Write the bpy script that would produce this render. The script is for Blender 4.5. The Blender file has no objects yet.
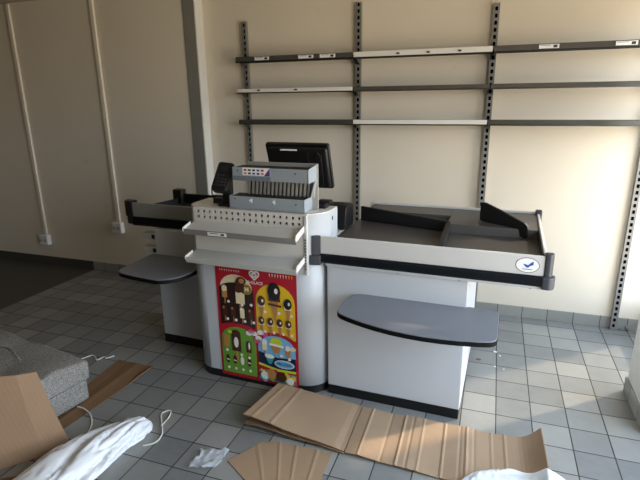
import bpy, bmesh, math, random
from mathutils import Vector, Matrix, noise
random.seed(4)
S = 0.19                       # one floor tile in metres; all lengths below are in tiles
sc = bpy.context.scene
COL = sc.collection
W = {}                         # world origin (tiles) of every object that others hang on

# ------------------------------------------------------------------ materials
def srgb(h):
    if isinstance(h, str):
        h = [int(h[i:i+2], 16)/255 for i in (0, 2, 4)]
    return tuple((c/12.92 if c <= .04045 else ((c+.055)/1.055)**2.4) for c in h)

class NT:
    def __init__(s, name):
        s.m = bpy.data.materials.new(name); s.m.use_nodes = True
        s.t = s.m.node_tree; s.b = s.t.nodes['Principled BSDF']
    def n(s, typ, **kw):
        nd = s.t.nodes.new(typ)
        for k, v in kw.items():
            if k.startswith('i_'):
                key = k[2:]; nd.inputs[int(key) if key.isdigit() else key.replace('_', ' ')].default_value = v
            else: setattr(nd, k, v)
        return nd
    def l(s, a, ao, b, bi): s.t.links.new(a.outputs[ao], b.inputs[bi])
    def math(s, op, a, b=None, c=None):
        nd = s.n('ShaderNodeMath', operation=op)
        for i, v in enumerate((a, b, c)):
            if v is None: continue
            if isinstance(v, (int, float)): nd.inputs[i].default_value = v
            else: s.t.links.new(v, nd.inputs[i])
        return nd.outputs[0]
    def mix(s, fac, a, b):
        nd = s.n('ShaderNodeMix', data_type='RGBA')
        for i, v in ((0, fac), (6, a), (7, b)):
            if isinstance(v, (int, float)): nd.inputs[i].default_value = v
            elif isinstance(v, tuple): nd.inputs[i].default_value = (*v[:3], 1)
            else: s.t.links.new(v, nd.inputs[i])
        return nd.outputs[2]

def mat(name, col, rough=.5, metal=0., var=.06, scale=6., spec=.5, bump=0., bscale=60., trans=0., alpha=1., coat=0.):
    """plain surface: base colour with a little procedural mottling and optional bump"""
    t = NT(name); c = srgb(col)
    tc = t.n('ShaderNodeTexCoord'); nz = t.n('ShaderNodeTexNoise', i_Scale=scale, i_Detail=5.)
    t.l(tc, 'Object', nz, 'Vector')
    lo = tuple(x*(1-var) for x in c); hi = tuple(min(1, x*(1+var)) for x in c)
    t.t.links.new(t.mix(nz.outputs['Fac'], lo, hi), t.b.inputs['Base Color'])
    t.b.inputs['Roughness'].default_value = rough; t.b.inputs['Metallic'].default_value = metal
    t.b.inputs['Specular IOR Level'].default_value = spec
    t.b.inputs['Transmission Weight'].default_value = trans; t.b.inputs['Alpha'].default_value = alpha
    t.b.inputs['Coat Weight'].default_value = coat
    if bump:
        nb = t.n('ShaderNodeTexNoise', i_Scale=bscale, i_Detail=4.); t.l(tc, 'Object', nb, 'Vector')
        bp = t.n('ShaderNodeBump', i_Strength=bump, i_Distance=.004); t.l(nb, 'Fac', bp, 'Height'); t.l(bp, 'Normal', t.b, 'Normal')
    return t.m

def tile_mat(name, axes, lo, hi, grout, rough, gw=.020):
    t = NT(name); tc = t.n('ShaderNodeTexCoord'); mp = t.n('ShaderNodeVectorMath', operation='SCALE')
    mp.inputs['Scale'].default_value = 1/S; t.l(tc, 'Object', mp, 0)
    sx = t.n('ShaderNodeSeparateXYZ'); t.l(mp, 0, sx, 0)
    edge = None; fl = []
    for a in axes:
        o = sx.outputs[a]
        fr = t.math('FRACT', o); d = t.math('MINIMUM', fr, t.math('SUBTRACT', 1., fr))
        edge = d if edge is None else t.math('MINIMUM', edge, d)
        fl.append(t.math('FLOOR', o))
    cb = t.n('ShaderNodeCombineXYZ')
    for i, f in enumerate(fl): t.t.links.new(f, cb.inputs[i])
    wn = t.n('ShaderNodeTexWhiteNoise', noise_dimensions='3D'); t.l(cb, 0, wn, 'Vector')
    nz = t.n('ShaderNodeTexNoise', i_Scale=1.3, i_Detail=8., i_Roughness=.65); t.l(mp, 0, nz, 'Vector')
    n2 = t.n('ShaderNodeTexNoise', i_Scale=6., i_Detail=6., i_Roughness=.7); t.l(mp, 0, n2, 'Vector')
    f = t.math('ADD', t.math('MULTIPLY', wn.outputs['Value'], .55), t.math('MULTIPLY', nz.outputs['Fac'], .45))
    f = t.math('ADD', t.math('MULTIPLY', f, .8), t.math('MULTIPLY', n2.outputs['Fac'], .2))
    tile = t.mix(f, srgb(lo), srgb(hi))
    g = t.n('ShaderNodeMapRange', i_1=gw*.55, i_2=gw, i_3=1., i_4=0.); t.t.links.new(edge, g.inputs[0])
    t.t.links.new(t.mix(g.outputs[0], tile, srgb(grout)), t.b.inputs['Base Color'])
    r = t.math('ADD', rough-.1, t.math('MULTIPLY', n2.outputs['Fac'], .2))
    t.t.links.new(t.math('ADD', r, t.math('MULTIPLY', g.outputs[0], .3)), t.b.inputs['Roughness'])
    bp = t.n('ShaderNodeBump', i_Strength=.5, i_Distance=.003); bp.invert = True
    t.l(g, 0, bp, 'Height'); t.l(bp, 'Normal', t.b, 'Normal')
    return t.m

def wall_mat(name, col):
    t = NT(name); tc = t.n('ShaderNodeTexCoord'); c = srgb(col)
    nz = t.n('ShaderNodeTexNoise', i_Scale=1.2, i_Detail=6.); t.l(tc, 'Object', nz, 'Vector')
    base = t.mix(nz.outputs['Fac'], tuple(x*.95 for x in c), tuple(min(1, x*1.05) for x in c))
    st = t.n('ShaderNodeTexNoise', i_Scale=3.1, i_Detail=3., i_Roughness=.8); t.l(tc, 'Object', st, 'Vector')
    k = t.n('ShaderNodeMapRange', i_1=.70, i_2=.78, i_3=0., i_4=.25); t.l(st, 'Fac', k, 0)
    t.t.links.new(t.mix(k.outputs[0], base, tuple(x*.6 for x in c)), t.b.inputs['Base Color'])
    t.b.inputs['Roughness'].default_value = .75
    nb = t.n('ShaderNodeTexNoise', i_Scale=90., i_Detail=3.); t.l(tc, 'Object', nb, 'Vector')
    bp = t.n('ShaderNodeBump', i_Strength=.12, i_Distance=.003); t.l(nb, 'Fac', bp, 'Height'); t.l(bp, 'Normal', t.b, 'Normal')
    return t.m

def fabric_mat(name, a, b):
    t = NT(name); tc = t.n('ShaderNodeTexCoord')
    nz = t.n('ShaderNodeTexNoise', i_Scale=190., i_Detail=3., i_Roughness=.8); t.l(tc, 'Object', nz, 'Vector')
    k = t.n('ShaderNodeMapRange', i_1=.38, i_2=.62); t.l(nz, 'Fac', k, 0)
    t.t.links.new(t.mix(k.outputs[0], srgb(a), srgb(b)), t.b.inputs['Base Color'])
    t.b.inputs['Roughness'].default_value = .95; t.b.inputs['Specular IOR Level'].default_value = .1
    bp = t.n('ShaderNodeBump', i_Strength=.6, i_Distance=.004); t.l(nz, 'Fac', bp, 'Height'); t.l(bp, 'Normal', t.b, 'Normal')
    return t.m

def card_mat(name, col, axis='Y', sc_=1.):
    t = NT(name); tc = t.n('ShaderNodeTexCoord'); c = srgb(col)
    wv = t.n('ShaderNodeTexWave', i_Scale=38.*sc_, i_Distortion=.6, i_Detail=2.); wv.bands_direction = axis
    t.l(tc, 'Object', wv, 'Vector')
    nz = t.n('ShaderNodeTexNoise', i_Scale=7., i_Detail=6.); t.l(tc, 'Object', nz, 'Vector')
    f = t.math('ADD', t.math('MULTIPLY', wv.outputs['Fac'], .15), t.math('MULTIPLY', nz.outputs['Fac'], .85))
    t.t.links.new(t.mix(f, tuple(x*.86 for x in c), tuple(min(1, x*1.12) for x in c)), t.b.inputs['Base Color'])
    t.b.inputs['Roughness'].default_value = .8; t.b.inputs['Specular IOR Level'].default_value = .2
    bp = t.n('ShaderNodeBump', i_Strength=.06, i_Distance=.002); t.l(wv, 'Fac', bp, 'Height'); t.l(bp, 'Normal', t.b, 'Normal')
    return t.m

M = dict(
    wall=wall_mat('cream_wall_paint', 'e5dccb'), ceil=wall_mat('ceiling_paint', 'b9b2a6'), farwall=wall_mat('bounce_cut_brown', '8d8374'),  # ceiling and unseen far walls darkened to cut bounce light on the left
    pillar=wall_mat('white_wall_paint', 'dcdcd8'),
    floor=tile_mat('floor_tiles', (0, 1), '5a5f63', 'a3a29c', '2c2c2c', .40),
    skirt_x=tile_mat('skirting_tiles_along', (0,), '82847f', 'a8a9a4', '505050', .45, .02),
    skirt_y=tile_mat('skirting_tiles_side', (1,), '82847f', 'a8a9a4', '505050', .45, .02),
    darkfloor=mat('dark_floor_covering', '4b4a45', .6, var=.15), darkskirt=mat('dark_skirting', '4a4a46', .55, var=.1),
    strip=mat('grey_metal_trim', '85857e', .5, var=.03), conduit=mat('conduit_plastic', 'e9e1d3', .5, var=.03),
    white=mat('white_laminate', 'c3c7cb', .38, var=.02, scale=3.), cream=mat('cream_powder_coat', 'd3d0c9', .45, var=.03),
    greyshelf=mat('grey_powder_coat', 'bdbeba', .42, var=.03), plinth=mat('black_plinth', '101113', .45, var=.1),
    alu=mat('brushed_aluminium', 'd2d2cf', .38, .12, var=.04, scale=14.), bumper=mat('navy_black_bumper', '0a0f15', .6, var=.08, spec=.2),
    cap=mat('dark_grey_plastic', '3c3f45', .5, var=.06), black=mat('black_plastic', '0d0d0f', .45, var=.1),
    satin=mat('black_metal_rail', '0b0b0c', .55, var=.15), well=mat('worn_dark_steel', '5d5b59', .42, .5, var=.16, scale=5., bump=.1),
    lip=mat('dull_grey_lip', '8f8e8b', .35, .3), ledge=mat('worn_grey_steel', '97948f', .4, .5, var=.08, scale=5.), belt=mat('belt_and_shade_black', '121212', .6, var=.1),  # belt black also serves as painted shade in the rack trays
    table=mat('grey_blue_laminate', '747982', .38, var=.04, scale=30.), tableedge=mat('black_edge_band', '08090a', .6, spec=.2),
    post=mat('slotted_steel', '8b8b88', .4, .35, var=.06), hole_shade=mat('slot_shade_black', '050505', .9, spec=0.), greyrail=mat('dark_grey_rail', '8c8c87', .5),  # near-black colour paints the shade inside slots and holes
    shelfdark=mat('dark_grey_steel', '666664', .26, .75, var=.1), shelfwhite=mat('white_price_rail', 'e6e5e1', .35, var=.02),
    label=mat('paper_label', 'ececec', .6, var=.02), ink=mat('dark_ink', '2a2a2e', .7),
    rack=mat('blue_grey_steel', '9aa3ab', .4, .1, var=.03), rackdark=mat('blue_grey_band', '6f7985', .45, var=.03),
    rackback=mat('beige_grey_steel', 'a8a59e', .45, .15, var=.04), pusher=mat('pale_pusher_plastic', 'a5a198', .4, var=.05),
    screen=mat('black_screen_back', '151619', .3, var=.05), keys=mat('dark_key_rubber', '2a2b2e', .6), lcd=mat('dark_display', '20242a', .15),
    red=mat('poster_red', 'b3152a', .3, var=.03), brown=mat('poster_brown', '2c1612', .3, var=.05), yellow=mat('poster_yellow', 'e9bf1e', .3, var=.03),
    green=mat('poster_green', '6ba237', .3, var=.04), blue=mat('poster_blue', '79b9e4', .3, var=.04), navy=mat('poster_navy', '14203a', .3, var=.05),
    pwhite=mat('poster_white', 'eeeae4', .3, var=.02), choc=mat('poster_chocolate', '4c2718', .3, var=.1), caramel=mat('poster_caramel', 'b98248', .3, var=.1),
    pcream=mat('poster_cream', 'e9dcb4', .3, var=.03), gold=mat('poster_gold', 'a88a3c', .3, var=.08), pink=mat('poster_pink', 'd84d84', .3, var=.05),
    lime=mat('poster_lime', 'c6d63a', .3, var=.05), purple=mat('poster_purple', '5b3a86', .3, var=.05), teal=mat('poster_teal', '2f9aa0', .3, var=.05),
    deepblue=mat('sticker_blue', '1f4fa8', .35, var=.03), pblack=mat('poster_black', '0f0d0d', .3),
    fabric=fabric_mat('speckled_grey_fabric', '565656', 'b0ada7'),
    cardl=card_mat('kraft_cardboard', 'a58c73', 'X'), cardl2=card_mat('kraft_cardboard_lower', '9f866b', 'X'),
    cardd=card_mat('brown_cardboard', '806449', 'Y'), cardu=card_mat('leaning_cardboard', '9a7e64', 'Y', .5),
    flute=mat('cardboard_edge', '80603f', .9, var=.2, scale=120.),
    bag=mat('white_plastic_film', 'e9edf2', .42, var=.03, spec=.4), clear=mat('crumpled_clear_film', 'e3eaf0', .25, var=.03, alpha=.4),
    string=mat('white_string', 'dcdcd6', .8), debris=mat('plaster_crumbs', 'e4e1da', .9), rust=mat('rusty_dirt', '7a5a48', .9),
    frame=mat('window_frame_white', 'd8d8d6', .4), screw=mat('screw_metal', '3a3a3a', .4, .6),
)

# ------------------------------------------------------------------ mesh helpers
ID = lambda x, y, z: (x, y, z)
TH = -0.030; C0 = (-5.3, -8.65)
def CF(x, y, z):               # the checkout stands very slightly turned to the wall
    dx, dy = x-C0[0], y-C0[1]
    return (C0[0]+dx*math.cos(TH)-dy*math.sin(TH), C0[1]+dx*math.sin(TH)+dy*math.cos(TH), z)

class MB:
    def __init__(s, F=ID): s.bm = bmesh.new(); s.F = F; s.mi = 0
    def v(s, p): return s.bm.verts.new(Vector(s.F(*p)))
    def face(s, vs, mi=None, smooth=False):
        try:
            f = s.bm.faces.new(vs); f.material_index = s.mi if mi is None else mi; f.smooth = smooth; return f
        except ValueError: return None
    def hexa(s, p, mi=None):   # 8 corners: bottom ring then top ring
        v = [s.v(q) for q in p]
        for q in ((3,2,1,0),(4,5,6,7),(0,1,5,4),(1,2,6,5),(2,3,7,6),(3,0,4,7)): s.face([v[i] for i in q], mi)
        return s
    def box(s, x0, x1, y0, y1, z0, z1, mi=None):
        return s.hexa([(x0,y0,z0),(x1,y0,z0),(x1,y1,z0),(x0,y1,z0),(x0,y0,z1),(x1,y0,z1),(x1,y1,z1),(x0,y1,z1)], mi)
    def ext(s, pts, d, mi=None, smooth=False):   # polygon of 3D points swept by vector d
        a = [s.v(p) for p in pts]; b = [s.v((p[0]+d[0], p[1]+d[1], p[2]+d[2])) for p in pts]
        s.face(a[::-1], mi); s.face(b, mi); n = len(a)
        for i in range(n): s.face([a[i], a[(i+1)%n], b[(i+1)%n], b[i]], mi, smooth)
        return s
    def prism(s, xy, z0, z1, mi=None, smooth=False): return s.ext([(x, y, z0) for x, y in xy], (0, 0, z1-z0), mi, smooth)
    def tube(s, path, r, n=8, mi=None):
        P = [Vector(p) for p in path]; rings = []
        for i, p in enumerate(P):
            t = (P[min(i+1, len(P)-1)]-P[max(i-1, 0)]).normalized()
            u = t.cross(Vector((.13, .31, .94))); u = u.normalized() if u.length > .01 else Vector((1, 0, 0)); w = t.cross(u)
            rings.append([s.v(p+u*r*math.cos(2*math.pi*k/n)+w*r*math.sin(2*math.pi*k/n)) for k in range(n)])
        for a, b in zip(rings, rings[1:]):
            for k in range(n): s.face([a[k], a[(k+1)%n], b[(k+1)%n], b[k]], mi, True)
        s.face(rings[0][::-1], mi); s.face(rings[-1], mi); return s
    def sheet(s, grid, th, mi=None, smooth=False, mi_edge=None):   # grid of points -> closed sheet of thickness th (upwards offset)
        R, Cn = len(grid), len(grid[0])
        lo = [[s.v(p) for p in row] for row in grid]
        def nrm(i, j):
            a = Vector(grid[min(i+1, R-1)][j])-Vector(grid[max(i-1, 0)][j]); b = Vector(grid[i][min(j+1, Cn-1)])-Vector(grid[i][max(j-1, 0)])
            return b.cross(a).normalized()
        hi = [[s.v(Vector(grid[i][j])+nrm(i, j)*th) for j in range(Cn)] for i in range(R)]
        for i in range(R-1):
            for j in range(Cn-1):
                s.face([hi[i][j], hi[i][j+1], hi[i+1][j+1], hi[i+1][j]], mi, smooth)
                s.face([lo[i][j], lo[i+1][j], lo[i+1][j+1], lo[i][j+1]], mi, smooth)
        me = mi if mi_edge is None else mi_edge
        for i in range(R-1):
            s.face([lo[i][0], hi[i][0], hi[i+1][0], lo[i+1][0]], me); s.face([lo[i][-1], lo[i+1][-1], hi[i+1][-1], hi[i][-1]], me)
        for j in range(Cn-1):
            s.face([lo[0][j], lo[0][j+1], hi[0][j+1], hi[0][j]], me); s.face([lo[-1][j], hi[-1][j], hi[-1][j+1], lo[-1][j+1]], me)
        return s
    def build(s, name, mats, parent=None, org=None, bevel=0., seg=2, sub=0):
        if not isinstance(mats, (list, tuple)): mats = [mats]
        po = W[parent.name] if parent else Vector((0, 0, 0))
        if org is None: org = po
        org = Vector(org)
        for v in s.bm.verts: v.co = (v.co-org)*S
        bmesh.ops.recalc_face_normals(s.bm, faces=s.bm.faces[:])
        me = bpy.data.meshes.new(name); s.bm.to_mesh(me); s.bm.free()
        for m in mats: me.materials.append(M[m] if isinstance(m, str) else m)
        o = bpy.data.objects.new(name, me); COL.objects.link(o); W[o.name] = org
        if parent: o.parent = parent; o.location = (org-po)*S
        else: o.location = org*S
        if bevel:
            b = o.modifiers.new('bevel', 'BEVEL'); b.width = bevel*S; b.segments = seg; b.limit_method = 'ANGLE'; b.angle_limit = .6
            b.harden_normals = False
        if sub: mo = o.modifiers.new('sub', 'SUBSURF'); mo.levels = sub; mo.render_levels = sub
        return o

def tag(o, label, cat, group=None):
    o['label'] = label; o['category'] = cat
    if group: o['group'] = group
    return o
def thing(name, loc, label, cat, group=None):
    o = bpy.data.objects.new(name, None); COL.objects.link(o); o.empty_display_size = .05
    o.location = Vector(loc)*S; W[o.name] = Vector(loc)
    return tag(o, label, cat, group)
def struct(o): o['kind'] = 'structure'; return o
def arc(cx, cy, r, a0, a1, n=8): return [(cx+r*math.cos(math.radians(a0+(a1-a0)*i/n)), cy+r*math.sin(math.radians(a0+(a1-a0)*i/n))) for i in range(n+1)]
def copy_thing(root, off, label):
    r = root.copy(); COL.objects.link(r); r.location = root.location+Vector(off)*S; r['label'] = label
    W[r.name] = W[root.name]+Vector(off)
    for ch in list(root.children):
        c = ch.copy(); COL.objects.link(c); c.parent = r; W[c.name] = W[ch.name]+Vector(off)
        for g in list(ch.children):
            d = g.copy(); COL.objects.link(d); d.parent = c
    return r

# ------------------------------------------------------------------ the room
WB, WL = -.384, -.95           # shelf wall, and the left stretch of wall that stands a little proud
ZC = 14.2
XR = 5.7; YF = -38.0; XL = -31.5
m = MB(); m.box(-21.8, XR+.6, YF-.6, .4, -.6, 0); struct(m.build('floor', 'floor'))
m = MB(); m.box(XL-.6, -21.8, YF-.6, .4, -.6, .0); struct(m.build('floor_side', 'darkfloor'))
m = MB(); m.box(XL-.6, XR+.6, YF-.6, .4, ZC, ZC+.6); struct(m.build('ceiling', 'ceil'))
m = MB(); m.box(-13.9, XR+.6, WB, .4, 0, ZC); struct(m.build('wall_back', 'wall'))
m = MB(); m.box(XL, -13.9, WL, .4, 0, ZC); struct(m.build('wall_back_left', 'wall'))
m = MB(); m.box(XL-.6, XL, YF-.6, .4, 0, ZC); struct(m.build('wall_left', 'farwall'))
# trim on the corner of the proud stretch
m = MB(); m.box(-14.52, -13.92, WL-.05, WL+.02, 0, ZC); struct(m.build('trim_1', 'strip', bevel=.012))
m = MB(); m.box(-13.93, -13.86, WL-.04, WB+.02, 0, 8.2); m.box(-13.93, -13.86, WL-.04, WB+.02, 8.23, ZC); struct(m.build('trim_2', 'pillar', bevel=.008))
# baseboards
m = MB(); m.box(-13.84, XR, WB-.05, WB+.02, 0, .5); struct(m.build('baseboard_back', 'skirt_x', bevel=.01))
m = MB(); m.box(-21.8, -14.52, WL-.05, WL+.02, 0, .5); struct(m.build('baseboard_left', 'skirt_x', bevel=.01))
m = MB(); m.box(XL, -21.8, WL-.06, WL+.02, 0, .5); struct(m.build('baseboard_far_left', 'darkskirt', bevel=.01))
# right side: shop-front glazing with a wall pier that shows at the picture's edge
PX, PY0, PY1 = 3.97, -7.7, -5.38
m = MB(); m.box(PX, XR+.6, PY0, PY1, 0, ZC); struct(m.build('wall_right', 'pillar', bevel=.02))
m = MB(); m.box(PX-.06, PX+.02, PY0, PY1+.05, 0, .5); m.box(PX-.06, XR, PY1-.02, PY1+.05, 0, .5); struct(m.build('baseboard_right', 'skirt_y', bevel=.01))
def glazed(name, x0, x1, y0, y1, z0, z1, side):
    """wall with one big opening and its frame; side is the axis that the wall runs along"""
    a, b = ((y0, y1) if side == 'y' else (x0, x1))
    m = MB()
    def bx(u0, u1, za, zb, th0=0., th1=.6):
        if side == 'y': m.box(XR+th0, XR+th1, u0, u1, za, zb)
        else: m.box(u0, u1, YF-th1, YF-th0, za, zb)
    bx(a, b, 0, z0); bx(a, b, z1, ZC)
    struct(m.build('wall_'+name, 'pillar'))
    m = MB(); f = .25
    bx(a, b, z0, z0+f, .2, .4); bx(a, b, z1-f, z1, .2, .4)
    n = max(1, round((b-a)/8))
    for i in range(n+1):
        c = a+(b-a)*i/n; c = min(max(c, a+f/2), b-f/2); bx(c-f/2, c+f/2, z0+f, z1-f, .2, .4)
    return m
struct(glazed('right_alcove', 0, 0, PY1, WB, 1.2, 12.6, 'y').build('window_1', 'frame'))
struct(glazed('right_front', 0, 0, -21., PY0, 1.2, 13.0, 'y').build('window_2', 'frame'))
m = MB(); m.box(XR, XR+.6, YF, -21., 0, ZC); struct(m.build('wall_right_far', 'pillar'))
m = MB(); m.box(XL, XR+.6, YF-.6, YF, 0, ZC); struct(m.build('wall_front', 'farwall'))

# ------------------------------------------------------------------ conduits and sockets on the left wall
for i, (x, zt, zb, lab, slab) in enumerate([
        (-25.0, 14.15, 1.86, 'thin cream conduit running down the dark far-left wall from ceiling to socket', 'small white double socket box below the conduit farther from the shelves'),
        (-19.60, 14.15, 2.98, 'thin cream conduit on the wall between the other conduit and the grey trim', 'small white double socket box on the wall beside the left checkout end')]):
    m = MB(); m.box(x-.115, x+.115, WL-.12, WL, zb, zt)
    o = m.build('conduit', 'conduit', org=(x, WL, zb), bevel=.03); tag(o, lab, 'conduit', 'conduits on the left wall')
    t = thing('wall_socket', (x, WL, zb-.55), slab, 'socket', 'sockets on the left wall')
    m = MB(); m.box(x-.36, x+.28, WL-.28, WL, zb-.6, zb); m.build('box', 'label', t, bevel=.04)
    for dx in (-.19, .11):
        m = MB(); m.ext([(x+dx+.11*math.cos(k*math.pi/6), WL-.285, zb-.3+.11*math.sin(k*math.pi/6)) for k in range(12)], (0, -.015, 0)); m.build('outlet', 'greyshelf', t)

# ------------------------------------------------------------------ slotted wall posts
def post(x, ztop, label, xb=None):
    xb = x if xb is None else xb
    t = thing('shelf_upright', (x, WB, 0), label, 'shelf upright', 'slotted uprights on the shelf wall')
    y0, y1 = WB-.055-.16, WB-.055; hw = .115
    F = lambda X, Y, Z: (X+(xb-x)*(1-Z/ztop), Y, Z)
    m = MB(F)
    m.box(x-hw, x-hw+.03, y0, y1, 0.02, ztop); m.box(x+hw-.03, x+hw, y0, y1, 0.02, ztop)
    a = .052
    m.box(x-hw+.03, x-a, y0, y0+.03, .02, ztop); m.box(x+a, x+hw-.03, y0, y0+.03, .02, ztop)
    z = .02; p = .25
    k = 0
    while z < ztop-.001:
        z1 = min(z+.105, ztop); m.box(x-a, x+a, y0, y0+.03, z, z1); z += p
    m.build('channel', 'post', t)
    m = MB(F); m.box(x-hw+.03, x+hw-.03, y1-.03, y1, .02, ztop); m.build('back_strip', 'hole_shade', t)  # channel back blackened to paint shade behind the slots
    return t
PXS = [-11.67, -6.39, -1.02, 4.6]
post(PXS[0], 12.60, 'slotted steel upright at the end of the shelves nearest the grey wall trim')
post(PXS[1], 13.03, 'slotted steel upright rising just right of the till screen')
post(PXS[2], 12.64, 'slotted steel upright behind the bagging counter, where white top shelf meets dark one')
post(PXS[3], 13.0, 'slotted steel upright by the pier, reaching down to the tiled skirting', 4.48)

# ------------------------------------------------------------------ wall shelves
SY = -1.4
def shelf(bay, row, rail, label, labels=(), marks=()):
    x0, x1 = (PXS[bay]-.06 if bay == 0 else PXS[bay]+.02), PXS[bay+1]-.02
    zt = (11.06, 9.72, 8.40)[row]; h = (.22, .17, .19)[row]
    t = thing('wall_shelf', ((x0+x1)/2, WB-.22, zt-h), label, 'shelf', 'shallow shelves on the back wall')
    m = MB(); m.box(x0, x1, SY+.05, WB-.24, zt-h+.06, zt-h+.11); m.box(x0, x1, WB-.27, WB-.24, zt-h, zt-.02); m.build('board', 'shelfdark', t)
    m = MB(); m.hexa([(x0, SY-.03, zt-h+.02), (x1, SY-.03, zt-h+.02), (x1, SY+.06, zt-h+.02), (x0, SY+.06, zt-h+.02), (x0, SY, zt), (x1, SY, zt), (x1, SY+.06, zt), (x0, SY+.06, zt)])
    m.build('price_rail', 'shelfwhite' if rail == 'w' else 'shelfdark', t, bevel=.012)
    m = MB(); m.box(x0, x1, SY-.02, SY+.05, zt-h-.03, zt-h+.018); m.build('lower_lip', 'black' if rail == 'w' or row == 0 else 'shelfdark', t)
    for sx in (x0+.06, x1-.06):
        m = MB(); m.ext([(sx-.02, SY+.1, zt-h+.06), (sx-.02, WB-.24, zt-h+.06), (sx-.02, WB-.24, zt-h-.22), (sx-.02, WB-.5, zt-h-.16)], (.04, 0, 0)); m.build('bracket', 'shelfdark', t)
    for u in labels:
        x = x0+(x1-x0)*u; m = MB(); m.box(x-.33, x+.33, SY-.045, SY-.01, zt-h+.05, zt-.035); lb = m.build('price_label', 'label', t)
        m = MB(); m.box(x+.14, x+.27, SY-.05, SY-.044, zt-h+.07, zt-.06); m.box(x-.28, x+.05, SY-.05, SY-.044, zt-.075, zt-.06); m.build('print', 'ink', lb)
    for u in marks:
        x = x0+(x1-x0)*u; m = MB(); m.box(x-.06, x+.06, SY-.045, SY-.02, zt-h+.07, zt-h+.13); m.build('label_clip', 'ink', t)
    return t
shelf(0, 0, 'd', 'dark grey top shelf with three white price labels on its rail', (.24, .62, .80))
shelf(0, 1, 'w', 'white-railed middle shelf in the bay nearest the grey wall trim', (), (.2, .53))
shelf(0, 2, 'd', 'plain dark bottom shelf directly above the till screen')
shelf(1, 0, 'w', 'white-railed top shelf in the middle bay with dark clips', (), (.34, .56, .78))
shelf(1, 1, 'd', 'plain dark middle shelf between white-railed shelves in the central bay')
shelf(1, 2, 'w', 'white-railed bottom shelf in the middle bay above the bagging counter')
shelf(2, 0, 'd', 'dark metal top shelf with two white price labels, in the bay nearest the pier', (.335, .77))
shelf(2, 1, 'd', 'plain dark middle shelf in the bay nearest the pier')
shelf(2, 2, 'd', 'plain dark bottom shelf in the bay nearest the pier')

# ------------------------------------------------------------------ bagging counter (right end of the checkout)
bag = thing('bagging_counter', CF(-3.1, -7., 0), 'white checkout bagging counter with steel packing well, blue tick sticker and grey folding table', 'checkout counter')
m = MB(CF); m.box(-5.19, -1.05, -8.50, -4.0, .33, 4.42); m.build('body', 'white', bag, bevel=.035)
m = MB(CF); m.box(-5.19, -1.07, -8.48, -4.05, 0, .33); m.build('plinth', 'plinth', bag, bevel=.02)
# deck shell
DF, DB, DL, DR = -8.60, -3.5, -5.36, .80
m = MB(CF); m.box(DL, DR, DF, DF+.04, 4.79, 5.33); m.box(-5.19, DR, DF+.04, DF+.1, 4.79, 5.33); m.build('front_rail', 'alu', bag, bevel=.025)
m = MB(CF); m.ext([(DL, DF-.04, 4.52), (DL, DF-.09, 4.58), (DL, DF-.09, 4.74), (DL, DF-.03, 4.80), (DL, DF+.03, 4.80), (DL, DF+.03, 4.52)], (DR-DL, 0, 0)); m.build('bumper', 'bumper', bag)
m = MB(CF); m.box(-5.19, DR-.02, DF, DB, 4.43, 4.52); m.build('underside', 'white', bag, bevel=.01)
m = MB(CF); m.box(-5.19, DR-.05, DF+.10, DB-.03, 4.525, 5.04); m.build('well', 'well', bag)
m = MB(CF); m.ext([(-2.02, -5.95, 5.04), (-2.02, -5.90, 5.33), (-2.02, DB-.05, 5.33), (-2.02, DB-.05, 5.04)], (DR-.05+2.02, 0, 0))
m.ext([(-5.0, -4.75, 5.04), (-5.0, -4.70, 5.33), (-5.0, DB-.05, 5.33), (-5.0, DB-.05, 5.04)], (2.98, 0, 0)); m.build('rear_ledge', 'well', bag, bevel=.015)
m = MB(CF); m.box(-5.19, DR-.05, DB-.05, DB+.04, 4.53, 5.40); m.build('rear_rail', 'alu', bag, bevel=.02)
m = MB(CF); m.box(DR-.05, DR+.02, DF+.1, DB, 4.53, 5.35); m.build('side_rail', 'shelfwhite', bag, bevel=.02)
m = MB(CF); m.box(DR-.09, DR-.05, DF+.1, DB-.05, 5.05, 5.37); m.build('side_seal', 'cap', bag, bevel=.01)
m = MB(CF)                       # right front corner cap: grey block with a rounded bulge below
m.prism([(DR-.03, DF-.03), (DR+.1, DF-.05), (DR+.18, DF+.02), (DR+.2, DF+.22), (DR-.03, DF+.22)], 4.75, 5.40)
m.prism([(DR-.06, DF-.11), (DR+.12, DF-.13), (DR+.24, DF-.05), (DR+.28, DF+.2), (DR-.06, DF+.2)], 4.46, 4.80)
m.build('corner_cap', 'cap', bag, bevel=.04)
m = MB(CF); m.prism([(DL+.03, DF-.04), (DL-.12, DF-.10), (DL-.22, DF-.13), (DL-.22, DF-.09), (DL-.1, DF-.0), (DL+.03, DF+.0)], 4.72, 5.36)
m.prism([(DL+.05, DF-.13), (DL-.12, DF-.18), (DL-.27, DF-.20), (DL-.27, DF-.14), (DL-.12, DF-.03), (DL+.05, DF+.0)], 4.46, 4.76); m.build('corner_cap', 'cap', bag, bevel=.04)
m = MB(CF); m.box(DR-.12, DR+.10, DB-.12, DB+.1, 4.6, 5.47); m.build('corner_cap', 'cap', bag, bevel=.04)
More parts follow.
